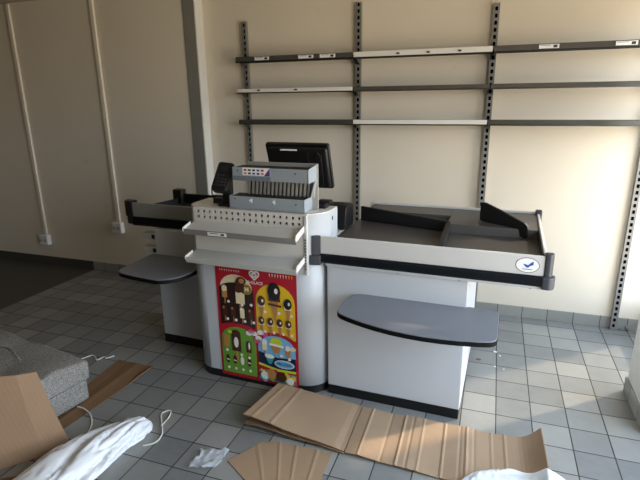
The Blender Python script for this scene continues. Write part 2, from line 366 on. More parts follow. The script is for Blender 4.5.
# divider walls in the well
m = MB(CF); m.hexa([(-5.12, -5.17, 5.045), (-1.99, -5.86, 5.045), (-1.97, -5.74, 5.045), (-5.10, -5.05, 5.045), (-5.12, -5.17, 5.56), (-1.99, -5.86, 5.40), (-1.97, -5.74, 5.40), (-5.10, -5.05, 5.56)]); m.build('left_divider', 'satin', bag, bevel=.03)
m = MB(CF); m.hexa([(-1.98, -8.40, 5.045), (-1.76, -8.40, 5.045), (-1.90, -5.66, 5.045), (-2.08, -5.66, 5.045), (-1.96, -8.40, 5.32), (-1.78, -8.40, 5.32), (-1.92, -5.66, 5.36), (-2.06, -5.66, 5.36)]); m.build('centre_divider', 'satin', bag, bevel=.02)
m = MB(CF)                       # swinging sorting blade with a sloping top edge
A = Vector((-1.04, -5.12, 0)); B = Vector((.42, -6.02, 0)); d = (B-A); n_ = Vector((d.y, -d.x, 0)).normalized()*.05
prof = [(0, 5.36), (.97, 5.07), (1.0, 5.12), (1.0, 5.36), (.98, 5.47), (.92, 5.55), (.5, 5.77), (.12, 5.95), (.04, 5.96), (0, 5.90)]
m.ext([tuple(A+d*u-n_+Vector((0, 0, z))) for u, z in prof], tuple(n_*2)); m.build('sorting_blade', 'satin', bag, bevel=.02)
# tick sticker
def oval(cx, cz, rx, rz, y, n=28): return [(cx+rx*math.cos(2*math.pi*k/n), y, cz+rz*math.sin(2*math.pi*k/n)) for k in range(n)]
m = MB(CF); cx, cz = .37, 5.06
m.mi = 1; m.ext(oval(cx, cz, .29, .205, DF-.001), (0, -.004, 0)); m.mi = 0; m.ext(oval(cx, cz, .275, .19, DF-.006), (0, -.003, 0))
m.mi = 2; y = DF-.010
m.ext([(cx-.11, y, cz+.03), (cx-.02, y, cz-.06), (cx+.03, y, cz-.06), (cx+.13, y, cz+.11), (cx+.10, y, cz+.09), (cx+.01, y, cz+.0), (cx-.06, y, cz+.03)], (0, -.003, 0))
m.ext([(cx+.02, y, cz-.03), (cx+.14, y, cz+.02), (cx+.14, y, cz+.11)], (0, -.003, 0))
m.mi = 3; m.ext([(cx-.12, y, cz-.115), (cx+.12, y, cz-.115), (cx+.12, y, cz-.100), (cx-.12, y, cz-.100)], (0, -.002, 0))
st = m.build('tick_sticker', ['label', 'ink', 'deepblue', 'cap'], bag); st['label'] = 'oval white sticker with blue tick'
# folding table
def rounded(pts, rs, n=6):
    out = []; N = len(pts)
    for i, (p, r) in enumerate(zip(pts, rs)):
        p = Vector(p); a = Vector(pts[i-1]); b = Vector(pts[(i+1) % N])
        if r <= 0: out.append(tuple(p)); continue
        u = (a-p).normalized(); w = (b-p).normalized()
        for k in range(n+1):
            t = k/n; out.append(tuple((p+u*r)*(1-t)**2+p*2*t*(1-t)+(p+w*r)*t*t))
    return out
def bow(a, b, h, n=10):
    a, b = Vector(a), Vector(b); d = b-a; nn = Vector((d.y, -d.x)).normalized()
    return [tuple(a+d*t+nn*h*4*t*(1-t)) for t in [i/n for i in range(n+1)]]
TZ = 3.50
front = bow((-4.42, -10.02), (-.25, -10.50), .45)
pts = rounded([(-.18, -8.56), (-4.27, -8.52), (-4.44, -9.3), front[0]]+front[1:-1]+[front[-1]], [.3, .3, .0, .25]+[0]*(len(front)-2)+[.25])
m = MB(); m.prism(pts, TZ, TZ+.125, 0); m.build('folding_table', ['table'], bag, bevel=.012)
c = Vector((-2.3, -9.3)); big = [tuple(c+(Vector(p)-c)*1.006) for p in pts]
te = MB(); te.prism(big, TZ-.02, TZ+.105); te.build('table_edge', 'tableedge', bag, bevel=.01)
for x in (-3.6, -1.6):
    m = MB(CF); m.ext([(x, -8.5, TZ-.03), (x, -9.2, TZ-.03), (x, -9.2, TZ-.08), (x, -8.5, TZ-.25)], (.08, 0, 0)); m.build('table_bracket', 'white', bag)
for x in (-3.0, -1.3, .5):
    m = MB(CF); m.box(x-.03, x+.03, DF+.06, DF+.12, 4.40, 4.44); m.build('underside_screw', 'screw', bag)

# ------------------------------------------------------------------ till tower
TF, TBk, TXL, TXR, TT = -8.84, -7.42, -9.92, -5.22, 5.97
tw = thing('till_tower', CF(-7.5, -8.1, 0), 'white till tower with rounded corners, perforated panel and two sloping display shelves', 'till counter')
def rr(x0, x1, y0, y1, rl, rr_): 
    return arc(x0+rl, y0+rl, rl, 180, 270, 10)+arc(x1-rr_, y0+rr_, rr_, 270, 360, 10)+[(x1, y1), (x0, y1)]
m = MB(CF); m.prism(rr(TXL, TXR, TF, TBk, .55, .85), .30, TT, 0, False); o = m.build('body', 'white', tw)
for f in o.data.polygons: f.use_smooth = abs(f.normal.z) < .5 and abs(f.normal.y) < .999 and abs(f.normal.x) < .999
m = MB(CF); m.prism(rr(TXL+.02, TXR-.02, TF+.03, TBk, .55, .85), 0, .30); m.build('plinth', 'plinth', tw)
m = MB(CF); m.prism(rr(TXL+.0, TXR-.0, TF-.0, TBk, .55, .85), TT, TT+.04); m.build('top', 'cream', tw, bevel=.01)
# perforated back panel with real holes
px0, px1, pz0, pz1 = -9.52, -5.72, 4.20, 6.02
m = MB(CF); yA, yB = TF-.10, TF-.02
rows = [5.90, 5.72]; hs = .045
xs = [px0+.18+i*(px1-px0-.34)/17 for i in range(18)]
m.box(px0, px1, yA, yB, pz0, rows[1]-hs)
m.box(px0, px1, yA, yB, rows[1]+hs, rows[0]-hs); m.box(px0, px1, yA, yB, rows[0]+hs, pz1)
for z in rows:
    e = [px0]+[q for x in xs for q in (x-hs, x+hs)]+[px1]
    for i in range(0, len(e), 2): m.box(e[i], e[i+1], yA, yB, z-hs, z+hs)
pp = m.build('perforated_panel', 'cream', tw)
m = MB(CF); m.box(px0+.05, px1-.05, TF-.02, TF, pz0+.05, pz1-.05); m.build('hole_shade_sheet', 'hole_shade', tw)  # added black sheet, paints shade into the panel holes
m = MB(CF); m.box(px1, px1+.09, yA-.03, TF, pz0-.02, pz1+.0); m.build('panel_upright', 'greyshelf', tw, bevel=.01)
m = MB(CF)
for k in range(14):
    z = 4.35+k*.09
    if z < 5.3: m.box(px1+.02, px1+.06, yA-.035, yA-.028, z, z+.05)
m.build('upright_slots', 'hole_shade', tw)  # uncut slots: black blocks stand in for the shade inside them
# sloping shelves
def tray(zb, zf, yf, lab):
    x0, x1 = px0+.02, px1-.02; yb = yA-.005
    m = MB(CF); m.hexa([(x0, yf, zf-.04), (x1, yf, zf-.04), (x1, yb, zb-.04), (x0, yb, zb-.04), (x0, yf, zf), (x1, yf, zf), (x1, yb, zb), (x0, yb, zb)])
    s_ = m.build('display_shelf', 'greyshelf', tw, bevel=.01)
    m = MB(CF); m.hexa([(x0-.02, yf-.03, zf-.16), (x1+.02, yf-.03, zf-.16), (x1+.02, yf, zf-.16), (x0-.02, yf, zf-.16), (x0-.02, yf-.07, zf+.02), (x1+.02, yf-.07, zf+.02), (x1+.02, yf-.03, zf+.02), (x0-.02, yf-.03, zf+.02)])
    m.build('front_lip', 'lip' if lab else 'greyshelf', s_, bevel=.008)
    for x, sgn in ((x0, -1), (x1, 1)):
        m = MB(CF); xa, xb = sorted((x, x+sgn*.03))
        hh = .07 if sgn < 0 else .12; ye = yf+.34 if sgn < 0 else yb-.03; ze = zf+(zb-zf)*(ye-yf)/(yb-yf)
        m.ext([(xa, yf-.07, zf-.05), (xa, yf-.07, zf+.04), (xa, yf-.02, zf+hh), (xa, ye, ze+hh), (xa, ye, ze-.05), (xa, yf, zf-.06)], (xb-xa, 0, 0)); m.build('end_flap', 'shelfwhite', s_)
    if lab:
        m = MB(CF); m.hexa([(-8.62, yf-.074, zf-.115), (-7.98, yf-.074, zf-.115), (-7.98, yf-.05, zf-.115), (-8.62, yf-.05, zf-.115), (-8.62, yf-.088, zf-.005), (-7.98, yf-.088, zf-.005), (-7.98, yf-.07, zf-.005), (-8.62, yf-.07, zf-.005)])
        lb = m.build('price_label', 'label', s_)
        m = MB(CF); m.box(-8.15, -8.04, yf-.092, yf-.082, zf-.08, zf-.03); m.box(-8.55, -8.25, yf-.092, yf-.084, zf-.045, zf-.03); m.build('print', 'ink', lb)
tray(5.58, 5.44, -9.50, True)
tray(4.64, 4.52, -9.50, False)
m = MB(CF); m.box(TXL+.05, TXR-.08, TBk, -5.6, 4.9, 5.035); m.build('rear_shelf', 'greyshelf', tw)
m = MB(CF); m.box(TXR-.002, TXR+.01, -7.93, -7.85, 5.68, 5.80); m.build('square_mark', 'ink', tw)

# ------------------------------------------------------------------ ice cream poster on the tower front
po = thing('ice_cream_poster', CF(-7.49, TF-.01, .2), 'red ice cream poster on the till tower with brown, yellow, green and blue panels', 'poster')
QX0, QX1, QZ0, QZ1 = -8.93, -6.05, .17, 4.09
def P(u, v, lay): return (QX0+(QX1-QX0)*u, TF-.012-lay*.004, QZ0+(QZ1-QZ0)*v)
AS = (QX1-QX0)/(QZ1-QZ0)
pm = ['red', 'brown', 'yellow', 'green', 'blue', 'navy', 'pwhite', 'choc', 'caramel', 'pcream', 'gold', 'pink', 'lime', 'purple', 'teal', 'pblack']
I = {k: i for i, k in enumerate(pm)}
m = MB(CF)
def pf(uv, lay, c):
    m.ext([P(u, v, lay) for u, v in uv], (0, -.003, 0), I[c])
def ell(u, v, ru, rv, n=14, a=0.):
    return [(u+ru*math.cos(2*math.pi*k/n+a), v+rv*math.sin(2*math.pi*k/n+a)) for k in range(n)]
def disc(u, v, r, lay, c, n=14): pf(ell(u, v, r, r*AS, n), lay, c)
pf([(0, 0), (1, 0), (1, 1), (0, 1)], 0, 'red')
def arch(u0, u1, v0, v1, h, n=12):
    c = (u0+u1)/2; r = (u1-u0)/2
    return [(u0, v0), (u1, v0)]+[(c+r*math.cos(math.pi*k/n), v1-h+h*math.sin(math.pi*k/n)) for k in range(n+1)]
pf(arch(.05, .46, .60, .945, .12), 1, 'pcream')
pf(arch(.035, .475, .475, .875, .07), 2, 'brown')
pf(arch(.50, .975, .43, .905, .16), 1, 'yellow')
pf([(0, .45), (.5, .45)]+[(.25+.25*math.cos(math.pi*k/10), .45+.06*math.sin(math.pi*k/10)) for k in range(11)], 3, 'red')
pf(arch(.03, .475, .035, .475, .12), 4, 'green')
pf([(.48, .40), (1., .36)]+[(.74+.26*math.cos(math.pi*k/10), .37+.11*math.sin(math.pi*k/10)) for k in range(11)], 3, 'red')
pf(arch(.505, .97, .23, .45, .12), 4, 'blue')
pf([(.505, .17), (.97, .145), (.97, .27), (.75, .255), (.505, .29)], 5, 'navy')
pf([(.505, .185), (.75, .150), (.97, .155), (.97, .135), (.75, .13), (.505, .165)], 6, 'lime')
pf([(.505, .165), (.75, .128), (.97, .132), (.97, .118), (.505, .118)], 6, 'red')
pf([(.505, .03), (.97, .02), (.97, .12), (.505, .145)], 5, 'teal')
rnd = random.Random(5)
for k in range(46):
    disc(.525+.42*rnd.random(), .035+.085*rnd.random(), .018+.018*rnd.random(), 7+k % 5, rnd.choice(['purple', 'pink', 'lime', 'blue', 'pwhite', 'yellow', 'green', 'teal', 'red']), 9)
disc(.66, .095, .065, 13, 'caramel'); disc(.79, .085, .065, 13, 'choc'); disc(.58, .075, .05, 13, 'pwhite'); disc(.90, .06, .045, 13, 'pwhite')
def num(u, v): disc(u, v, .018, 14, 'pwhite', 10)
def lolly(u, v, s, c, top=None, lay=8):
    w = .030*s; h = .050*s
    pf([(u-w*.22, v-h*2.0), (u+w*.22, v-h*2.0), (u+w*.22, v-h*.8), (u-w*.22, v-h*.8)], lay, 'caramel')
    pf([(u-w, v-h)]+[(u+w, v-h)]+[(u+w*math.cos(math.pi*k/8), v+h*.6+h*.4*math.sin(math.pi*k/8)) for k in range(9)], lay+1, c)
    if top: pf([(u-w, v+h*.15), (u-w*.2, v-h*.05), (u+w, v+h*.2)]+[(u+w*math.cos(math.pi*k/8), v+h*.6+h*.4*math.sin(math.pi*k/8)) for k in range(9)], lay+2, top)
def cone(u, v, s, c, dot='pwhite', lay=8):
    w = .034*s; h = .048*s
    pf([(u, v-h*2.4), (u+w*.8, v-h*.2), (u-w*.8, v-h*.2)], lay, 'caramel')
    pf([(u-w, v-h*.6), (u+w, v-h*.6), (u+w*.95, v-h*.1), (u-w*.95, v-h*.1)], lay+1, 'pcream' if s < 1.5 else 'choc')
    pf(ell(u, v+h*.25, w*1.1, h*.75), lay+2, c)
    pf(ell(u+w*.35, v+h*.3, w*.3, h*.24), lay+3, dot)
# brown panel
lolly(.31, .79, 1.9, 'pcream', None); pf([(.255, .80), (.29, .79), (.33, .80), (.365, .785), (.365, .87)]+[(.31+.055*math.cos(math.pi*k/8), .87+.05*math.sin(math.pi*k/8)) for k in range(9)]+[(.255, .87)], 10, 'choc'); lolly(.11, .79, 1.1, 'caramel', 'pcream'); pf(ell(.335, .90, .06, .035), 11, 'choc'); pf(ell(.34, .90, .035, .022), 12, 'caramel')
disc(.40, .83, .062, 8, 'gold'); disc(.40, .83, .045, 9, 'brown'); disc(.40, .83, .038, 10, 'gold')
for u, c, t_ in ((.10, 'choc', None), (.21, 'choc', None), (.325, 'pcream', None), (.435, 'choc', None)): lolly(u, .615, .95, c, t_); pf(ell(u-.012, .645, .012, .012), 12, 'caramel' if c == 'choc' else 'pwhite'); num(u+.035, .545)
num(.16, .705); num(.335, .69); num(.45, .70)
# yellow panel
cone(.735, .82, 2.1, 'pblack'); cone(.575, .735, 1.25, 'choc'); cone(.895, .735, 1.3, 'pblack'); num(.62, .66); num(.79, .665); num(.94, .655)
for u in (.565, .675, .79, .895): cone(u, .565, 1.0, 'choc', 'pwhite'); num(u+.045, .485)
pf([(.66, .725), (.82, .715), (.82, .733), (.66, .743)], 13, 'choc')
# green panel
lolly(.225, .35, 2.0, 'choc', None); pf(ell(.225, .335, .03, .05), 12, 'pwhite'); lolly(.09, .34, 1.1, 'caramel', None); lolly(.385, .31, 1.1, 'choc', None); pf(ell(.395, .32, .012, .035), 12, 'pwhite')
for u, c in ((.10, 'choc'), (.195, 'choc'), (.29, 'pwhite'), (.385, 'choc')):
    pf(ell(u, .165, .024, .042), 9, c); pf([(u-.018, .155), (u+.018, .15), (u+.018, .16), (u-.018, .165)], 10, 'pwhite'); num(u+.01, .085)
num(.10, .25); num(.29, .225); num(.39, .21)
pf([(.12, .415), (.2, .40), (.2, .425), (.12, .44)], 9, 'lime')
# centre bursts
for u, v, c in ((.43, .46, 'pink'), (.47, .445, 'pwhite'), (.40, .44, 'pwhite'), (.55, .465, 'pwhite'), (.60, .455, 'pink'), (.52, .41, 'pwhite'), (.50, .385, 'pink')): pf(ell(u, v, .042, .022, 10), 12, c)
# blue panel
disc(.735, .385, .075, 8, 'lime'); pf([(.665, .375), (.805, .37), (.77, .30), (.70, .30)], 9, 'caramel'); pf([(.65, .365), (.83, .355), (.83, .375), (.65, .385)], 10, 'pwhite')
lolly(.59, .36, 1., 'pcream', 'pwhite'); lolly(.88, .335, 1., 'caramel', 'pwhite'); pf(ell(.94, .36, .04, .02), 10, 'pcream')
num(.61, .27); num(.80, .285); num(.90, .265)
pf([(.58, .28), (.72, .28), (.67, .19), (.63, .19)], 9, 'teal'); pf(ell(.65, .26, .06, .02), 10, 'pwhite')
pf(ell(.83, .205, .125, .038), 9, 'pwhite'); pf(ell(.83, .205, .115, .032), 10, 'blue')
# white fringe along the top edge and the heart emblem
for k in range(9): pf([(.06+k*.03, .985), (.072+k*.03, .985), (.068+k*.03, .965)], 6, 'pwhite'); pf([(.68+k*.033, .99), (.692+k*.033, .99), (.688+k*.033, .96)], 6, 'yellow' if k > 6 else 'pwhite')
def ribbon(pts, w, lay, c):
    for (a, b), (c2, d) in zip(pts, pts[1:]):
        du, dv = c2-a, (d-b)/AS; L = math.hypot(du, dv) or 1; nu, nv = -dv/L*w, du/L*w*AS
        pf([(a-nu, b-nv), (c2-nu, d-nv), (c2+nu, d+nv), (a+nu, b+nv)], lay, c)
hc, hv = .505, .966
def heart(s): return [(hc+s*.0068*16*math.sin(t)**3, hv+AS*s*.0068*(13*math.cos(t)-5*math.cos(2*t)-2*math.cos(3*t)-math.cos(4*t))) for t in [math.pi*(.12+1.88*k/30) for k in range(31)]]
ribbon(heart(.52), .009, 14, 'pwhite'); ribbon(heart(.24), .008, 15, 'pwhite')
m.build('print', pm, po)
def text_mesh(body, size, mtl, name, parent, place):
    cu = bpy.data.curves.new('lettering', 'FONT'); cu.body = body; cu.size = 1.; cu.align_x = 'CENTER'; cu.align_y = 'CENTER'; cu.extrude = .02; cu.offset = .015
    o = bpy.data.objects.new('lettering', cu); COL.objects.link(o); bpy.context.view_layer.update()
    me = bpy.data.meshes.new_from_object(o.evaluated_get(bpy.context.evaluated_depsgraph_get())); bpy.data.objects.remove(o)
    org = W[parent.name]
    for v in me.vertices: v.co = (Vector(place(v.co.x*size, v.co.y*size, v.co.z))-org)*S
    me.name = name; me.materials.clear(); me.materials.append(M[mtl]); o = bpy.data.objects.new(name, me); COL.objects.link(o); o.parent = parent; return o
def on_poster(u, v, lay, sk=0.):
    def f(x, y, z):
        q = P(u, v, lay); return CF(q[0]+x, q[1]-.002-z*.03, q[2]+y+x*sk)
    return f
text_mesh('IJS•GLACE', .135, 'pwhite', 'lettering', po, on_poster(.505, .900, 15))
text_mesh('M', .22, 'pcream', 'lettering', po, on_poster(.40, .83, 12))
text_mesh('FROZEN', .13, 'navy', 'lettering', po, on_poster(.83, .205, 12))

# ------------------------------------------------------------------ feed counter (left end of the checkout)
fd = thing('feed_counter', CF(-12., -6.5, 0), 'dim grey checkout belt end with folding table, left of the till tower', 'checkout counter')
FY = -7.34
m = MB(CF); m.box(-12.52, -9.97, FY, -4.9, .36, 4.66); m.build('body', 'white', fd, bevel=.03)
m = MB(CF); m.box(-12.55, -9.97, FY+.02, -4.9, 0, .36); m.build('plinth', 'plinth', fd, bevel=.02)
LF, LB, LL, LR = -7.12, -4.55, -13.68, -9.97
def dk(z0, z1): pass
sk = lambda y: .18*(y-LF)        # the belt end is cut slightly askew
m = MB(CF); m.box(LL, LR, LF, LF+.1, 5.0, 5.54); m.build('front_rail', 'greyrail', fd, bevel=.025)
m = MB(CF); m.box(LL, LR, LF-.07, LF+.08, 4.74, 5.0); m.build('bumper', 'bumper', fd, bevel=.03)
m = MB(CF); m.box(LL, LR, LF, LF+.3, 4.66, 4.735); m.prism([(LL, LF+.1), (LR, LF+.1), (LR, LB), (LL+sk(LB), LB)], 4.665, 5.12); m.build('belt_bed', 'belt', fd)
m = MB(CF); m.box(LL+.6, LR, LB-.1, LB, 4.7, 5.48); m.build('rear_rail', 'black', fd, bevel=.02)
m = MB(CF); m.prism([(LL, LF+.1), (LL+.08, LF+.1), (LL+.08+sk(LB), LB), (LL+sk(LB), LB)], 4.7, 5.30); m.build('end_rail', 'black', fd, bevel=.015)
m = MB(CF); m.prism(rounded([(LL+.08, LF-.06), (LL-.32, LF-.02), (LL-.38, LF+.3), (LL+.08, LF+.3)], [0, .15, .05, 0]), 5.0, 5.60)
m.prism(rounded([(LL+.08, LF-.10), (LL-.22, LF-.06), (LL-.30, LF+.28), (LL+.08, LF+.28)], [0, .15, .05, 0]), 4.72, 5.02); m.build('corner_cap', 'black', fd, bevel=.04)
m = MB(CF); m.prism(rounded([(LL+sk(LB)-.28, LB-.28), (LL+sk(LB)+.2, LB-.30), (LL+sk(LB)+.2, LB+.1), (LL+sk(LB)-.28, LB+.1)], [.1]*4), 4.75, 5.66); m.build('corner_cap', 'black', fd, bevel=.04)
f2 = bow((-12.50, -9.46), (-10.14, -9.68), .08)
pts = rounded([(-9.98, -7.55), (-9.98, -7.36), (-12.68, -7.36), (-12.62, -8.3), (-12.54, -9.46)]+f2[2:-2]+[(-10.06, -9.42), (-9.98, -8.6)], [0, 0, .1, .0, .4]+[0]*(len(f2)-4)+[.55, 0])
pts = [CF(x, y, 0)[:2] for x, y in pts]
m = MB(); m.prism(pts, 3.56, 3.68); m.build('folding_table', 'table', fd, bevel=.012)
c = Vector((-11.3, -8.0)); m = MB(); m.prism([tuple(c+(Vector(p)-c)*1.008) for p in pts], 3.53, 3.66); m.build('table_edge', 'tableedge', fd, bevel=.01)
for z in (4.20, 3.66):
    m = MB(CF); m.box(-13.10, -12.52, FY+.06, FY+.30, z, z+.26); m.box(-12.70, -12.52, FY+.04, FY+.32, z+.05, z+.20, 1); m.build('hinge_arm', ['greyshelf', 'black'], fd, bevel=.01)

# ------------------------------------------------------------------ tobacco-style dispenser rack on the tower top
TZ0 = TT+.044
rk = thing('dispenser_rack', CF(-7., -8.4, TZ0), 'blue-grey steel two-tier dispenser rack on top of the till tower', 'dispenser')
rx0, rx1 = -8.30, -5.78; ry0, ry1 = -8.74, -8.09
def open_box(name, x0, x1, y0, y1, z0, z1, side):
    m = MB(CF); th = .03
    m.box(x0, x1, y0, y0+th, z0, z1); m.box(x0, x1, y0, y1, z0, z0+th); m.box(x0, x0+th, y0, y1, z0, z1); m.box(x1-th, x1, y0, y1, z0, z1)
    o = m.build(name, 'rack', rk, bevel=.008); return o
lo = open_box('lower_tray', rx0, rx1, ry0, ry1, TZ0, TZ0+.40, 0)
m = MB(CF); m.box(rx0+.03, rx1-.03, ry0+.05, ry1, TZ0+.33, TZ0+.385); m.build('tray_shade_slab', 'belt', lo)  # added black slab below the rim, painted shade of the tray interior
up = open_box('upper_tray', -8.14, -5.66, ry0, ry1, 6.90, 7.30, 0)
m = MB(CF); m.box(-8.10, -5.7, ry0+.05, ry1, 7.23, 7.285); m.build('tray_shade_slab', 'belt', up)  # same painted shade filling the upper tray
m = MB(CF); m.box(-8.13, -6.85, ry0-.012, ry0+.001, 6.91, 7.04); m.build('lower_band', 'rackdark', up)
m = MB(CF); m.box(-7.98, -5.60, ry1, ry1+.05, TZ0, 7.40); m.build('back_sheet', 'rackback', rk, bevel=.008)
m = MB(CF); m.ext([(-5.66, ry0, 6.9), (-5.66, ry1, 6.9), (-5.66, ry1, 7.38), (-5.66, ry0, 7.30)], (.03, 0, 0)); m.ext([(-5.78, ry1-.2, TZ0+.38), (-5.78, ry1, TZ0+.38), (-5.64, ry1, 6.92), (-5.64, ry1-.2, 6.92)], (.03, 0, 0)); m.build('side_bracket', 'rack', rk)
for k in range(17):
    x = -7.9+k*.135; c_ = 0
    m = MB(CF); m.hexa([(x-.025, ry1-.12, TZ0+.385), (x+.035, ry1-.12, TZ0+.385), (x+.035, ry1, TZ0+.385), (x-.025, ry1, TZ0+.385), (x+.025, ry1-.12, 6.92), (x+.085, ry1-.12, 6.92), (x+.085, ry1, 6.92), (x+.025, ry1, 6.92)]); m.build('pusher_rail', 'pusher', rk)
# card sticker on the upper tray
m = MB(CF); y = ry0-.002
m.mi = 0; m.box(-7.78, -6.86, y-.006, y, 7.07, 7.30)
m.mi = 1; m.ext([(-7.06, y-.008, 7.07), (-6.86, y-.008, 7.07), (-6.86, y-.008, 7.30)], (0, .002, 0))
for r_ in range(2):
    for k in range(5):
        x = -7.73+k*.145; z = 7.20-r_*.10
        m.mi = [2, 3, 0, 4, 2, 5, 3, 4, 3, 5][r_*5+k] or 3
        m.box(x, x+.09, y-.009, y-.005, z, z+.055)
sk_ = m.build('card_sticker', ['label', 'purple', 'red', 'ink', 'deepblue', 'gold'], up); sk_['label'] = 'white sticker of small card symbols with purple corner'
for x in (-7.55, -6.78): 
    m = MB(CF); m.box(x, x+.05, ry0-.01, ry0, TZ0+.22, TZ0+.34); m.box(x-.05, x+.02, ry0-.01, ry0, TZ0+.26, TZ0+.31); m.build('torn_tape', 'label', lo)
for x, z in ((-8.1, TZ0+.32), (-6.05, TZ0+.25), (-7.95, 7.2), (-6.05, 7.17)):
    m = MB(CF); m.box(x-.02, x+.02, ry0-.008, ry0, z-.02, z+.02); m.build('rivet', 'screw', rk)

# ------------------------------------------------------------------ card terminal on its stand
ct = thing('card_terminal', CF(-8.6, -8.45, TZ0), 'black card payment terminal tilted on a stand at the rack end', 'card terminal')
m = MB(CF); m.prism(rounded([(-8.82, -8.62), (-8.36, -8.62), (-8.36, -8.25), (-8.82, -8.25)], [.06]*4), TZ0, TZ0+.12); m.box(-9.06, -8.76, -8.5, -8.3, TZ0+.05, TZ0+.24); m.build('stand_base', 'black', ct, bevel=.03)
m = MB(CF); m.hexa([(-8.68, -8.55, TZ0+.1), (-8.38, -8.55, TZ0+.1), (-8.38, -8.32, TZ0+.1), (-8.68, -8.32, TZ0+.1), (-8.66, -8.5, 6.85), (-8.36, -8.5, 6.85), (-8.36, -8.32, 6.85), (-8.66, -8.32, 6.85)]); m.build('stand_column', 'black', ct, bevel=.04)
def TFm(x, y, z):              # terminal frame: x across, z up the keypad, y thickness; leaning back and to one side
    q = Matrix.Rotation(math.radians(3), 3, 'Y') @ (Matrix.Rotation(math.radians(-38), 3, 'X') @ Vector((x, y, z)))
    return CF(-8.60+q.x*.92, -8.50+q.y*1.0, 6.90+q.z*1.12)
m = MB(TFm); m.ext([(x, -.11, z) for x, z in rounded([(-.30, -.44), (.28, -.44), (.31, .46), (-.31, .46)], [.1, .1, .12, .12])], (0, .22, 0)); bd = m.build('keypad_body', 'black', ct, bevel=.03)
m = MB(TFm); m.box(-.21, .21, -.125, -.105, .12, .36); m.build('display', 'lcd', bd)
for r_ in range(4):
    for k in range(3):
        m = MB(TFm); m.box(-.20+k*.15, -.09+k*.15, -.135, -.105, -.02-r_*.10, .05-r_*.10); m.build('key', 'keys', bd, bevel=.01)
m = MB(CF); m.tube([(-8.98, -8.62, 6.62), (-8.98, -8.64, 6.40), (-8.92, -8.64, 6.37), (-8.62, -8.58, 6.37)], .02, 6); m.build('cord', 'black', ct)

# ------------------------------------------------------------------ till screen (seen from behind)
ts = thing('till_screen', CF(-6.5, -7.65, TZ0), 'black till screen leaning back behind the dispenser rack', 'screen')
sa = Vector((0, -.48, 1.42)).normalized(); tl = math.atan2(.50, 1.42)
def SF(x, y, z):               # screen frame: z up the panel, y through it (negative = back, towards the shop)
    q = Matrix.Rotation(tl, 3, 'X') @ Vector((x, y, z)); return CF(-6.50+q.x*1.03, -7.10+q.y, 6.50+q.z)
rot2 = rounded([(-1.04, 0), (1.03, 0), (1.03, 1.52), (-1.04, 1.52)], [.09]*4)
m = MB(SF); m.ext([(x, -.02, z) for x, z in rot2], (0, .14, 0)); m.build('bezel', 'black', ts, bevel=.03)
m = MB(SF); m.ext([(x, -.18, z) for x, z in rounded([(-.86, .12), (.98, .08), (1.0, 1.44), (-.92, 1.44)], [.08]*4)], (0, .18, 0)); m.build('back_shell', 'screen', ts, bevel=.05)
m = MB(SF); m.ext([(x, -.20, z) for x, z in rounded([(-.80, .5), (.42, .5), (.42, 1.36), (-.80, 1.36)], [.04]*4)], (0, .03, 0)); m.build('cable_cover', 'black', ts, bevel=.01)
m = MB(SF); m.box(-.46, .08, -.215, -.198, 1.375, 1.42); m.build('rating_label', 'label', ts)
m = MB(SF); m.ext([(.62, -.22, .2), (.80, -.22, .2), (.84, -.22, 1.2), (.72, -.22, 1.34), (.60, -.22, 1.2)], (0, .05, 0)); m.build('rear_bulge', 'black', ts, bevel=.02)
m = MB(SF); m.box(-.94, .94, .118, .128, .1, 1.42); m.build('display', 'lcd', ts)
m = MB(CF); m.hexa([(-6.8, -7.75, TZ0+.1), (-6.1, -7.75, TZ0+.1), (-6.1, -7.5, TZ0+.1), (-6.8, -7.5, TZ0+.1), (-6.75, -7.32, 6.95), (-6.15, -7.32, 6.95), (-6.15, -7.17, 6.95), (-6.75, -7.17, 6.95)]); m.build('stand_neck', 'black', ts, bevel=.03)
m = MB(CF); m.box(-7.0, -5.75, -7.94, -7.46, TZ0, TZ0+.10); m.build('stand_base', 'black', ts, bevel=.03)
# small black box beside the screen foot
m = MB(CF); m.box(-5.72, -5.42, -7.95, -7.55, TZ0, TZ0+.16); m.box(-5.70, -5.30, -7.9, -7.6, TZ0+.16, TZ0+.24)
tag(m.build('cash_scanner', 'black', org=CF(-5.57, -7.75, TZ0), bevel=.03), 'small flat black device on the tower top beside the rack end', 'device')
# receipt printer on the bagging counter
pr = thing('receipt_printer', CF(-5.0, -6.3, 5.04), 'rounded black receipt printer standing between the tower and the packing well', 'printer')
m = MB(CF); m.ext([(-6.2, y, z) for y, z in rounded([(-6.7, 5.05), (-5.8, 5.05), (-5.8, 5.84), (-6.62, 5.84)], [.04, .04, .2, .3])], (1.0, 0, 0)); m.build('housing', 'black', pr, bevel=.11, seg=4)
m = MB(CF); m.box(-5.72, -5.36, -6.3, -6.15, 5.83, 5.86); m.build('paper_slot', 'keys', pr)

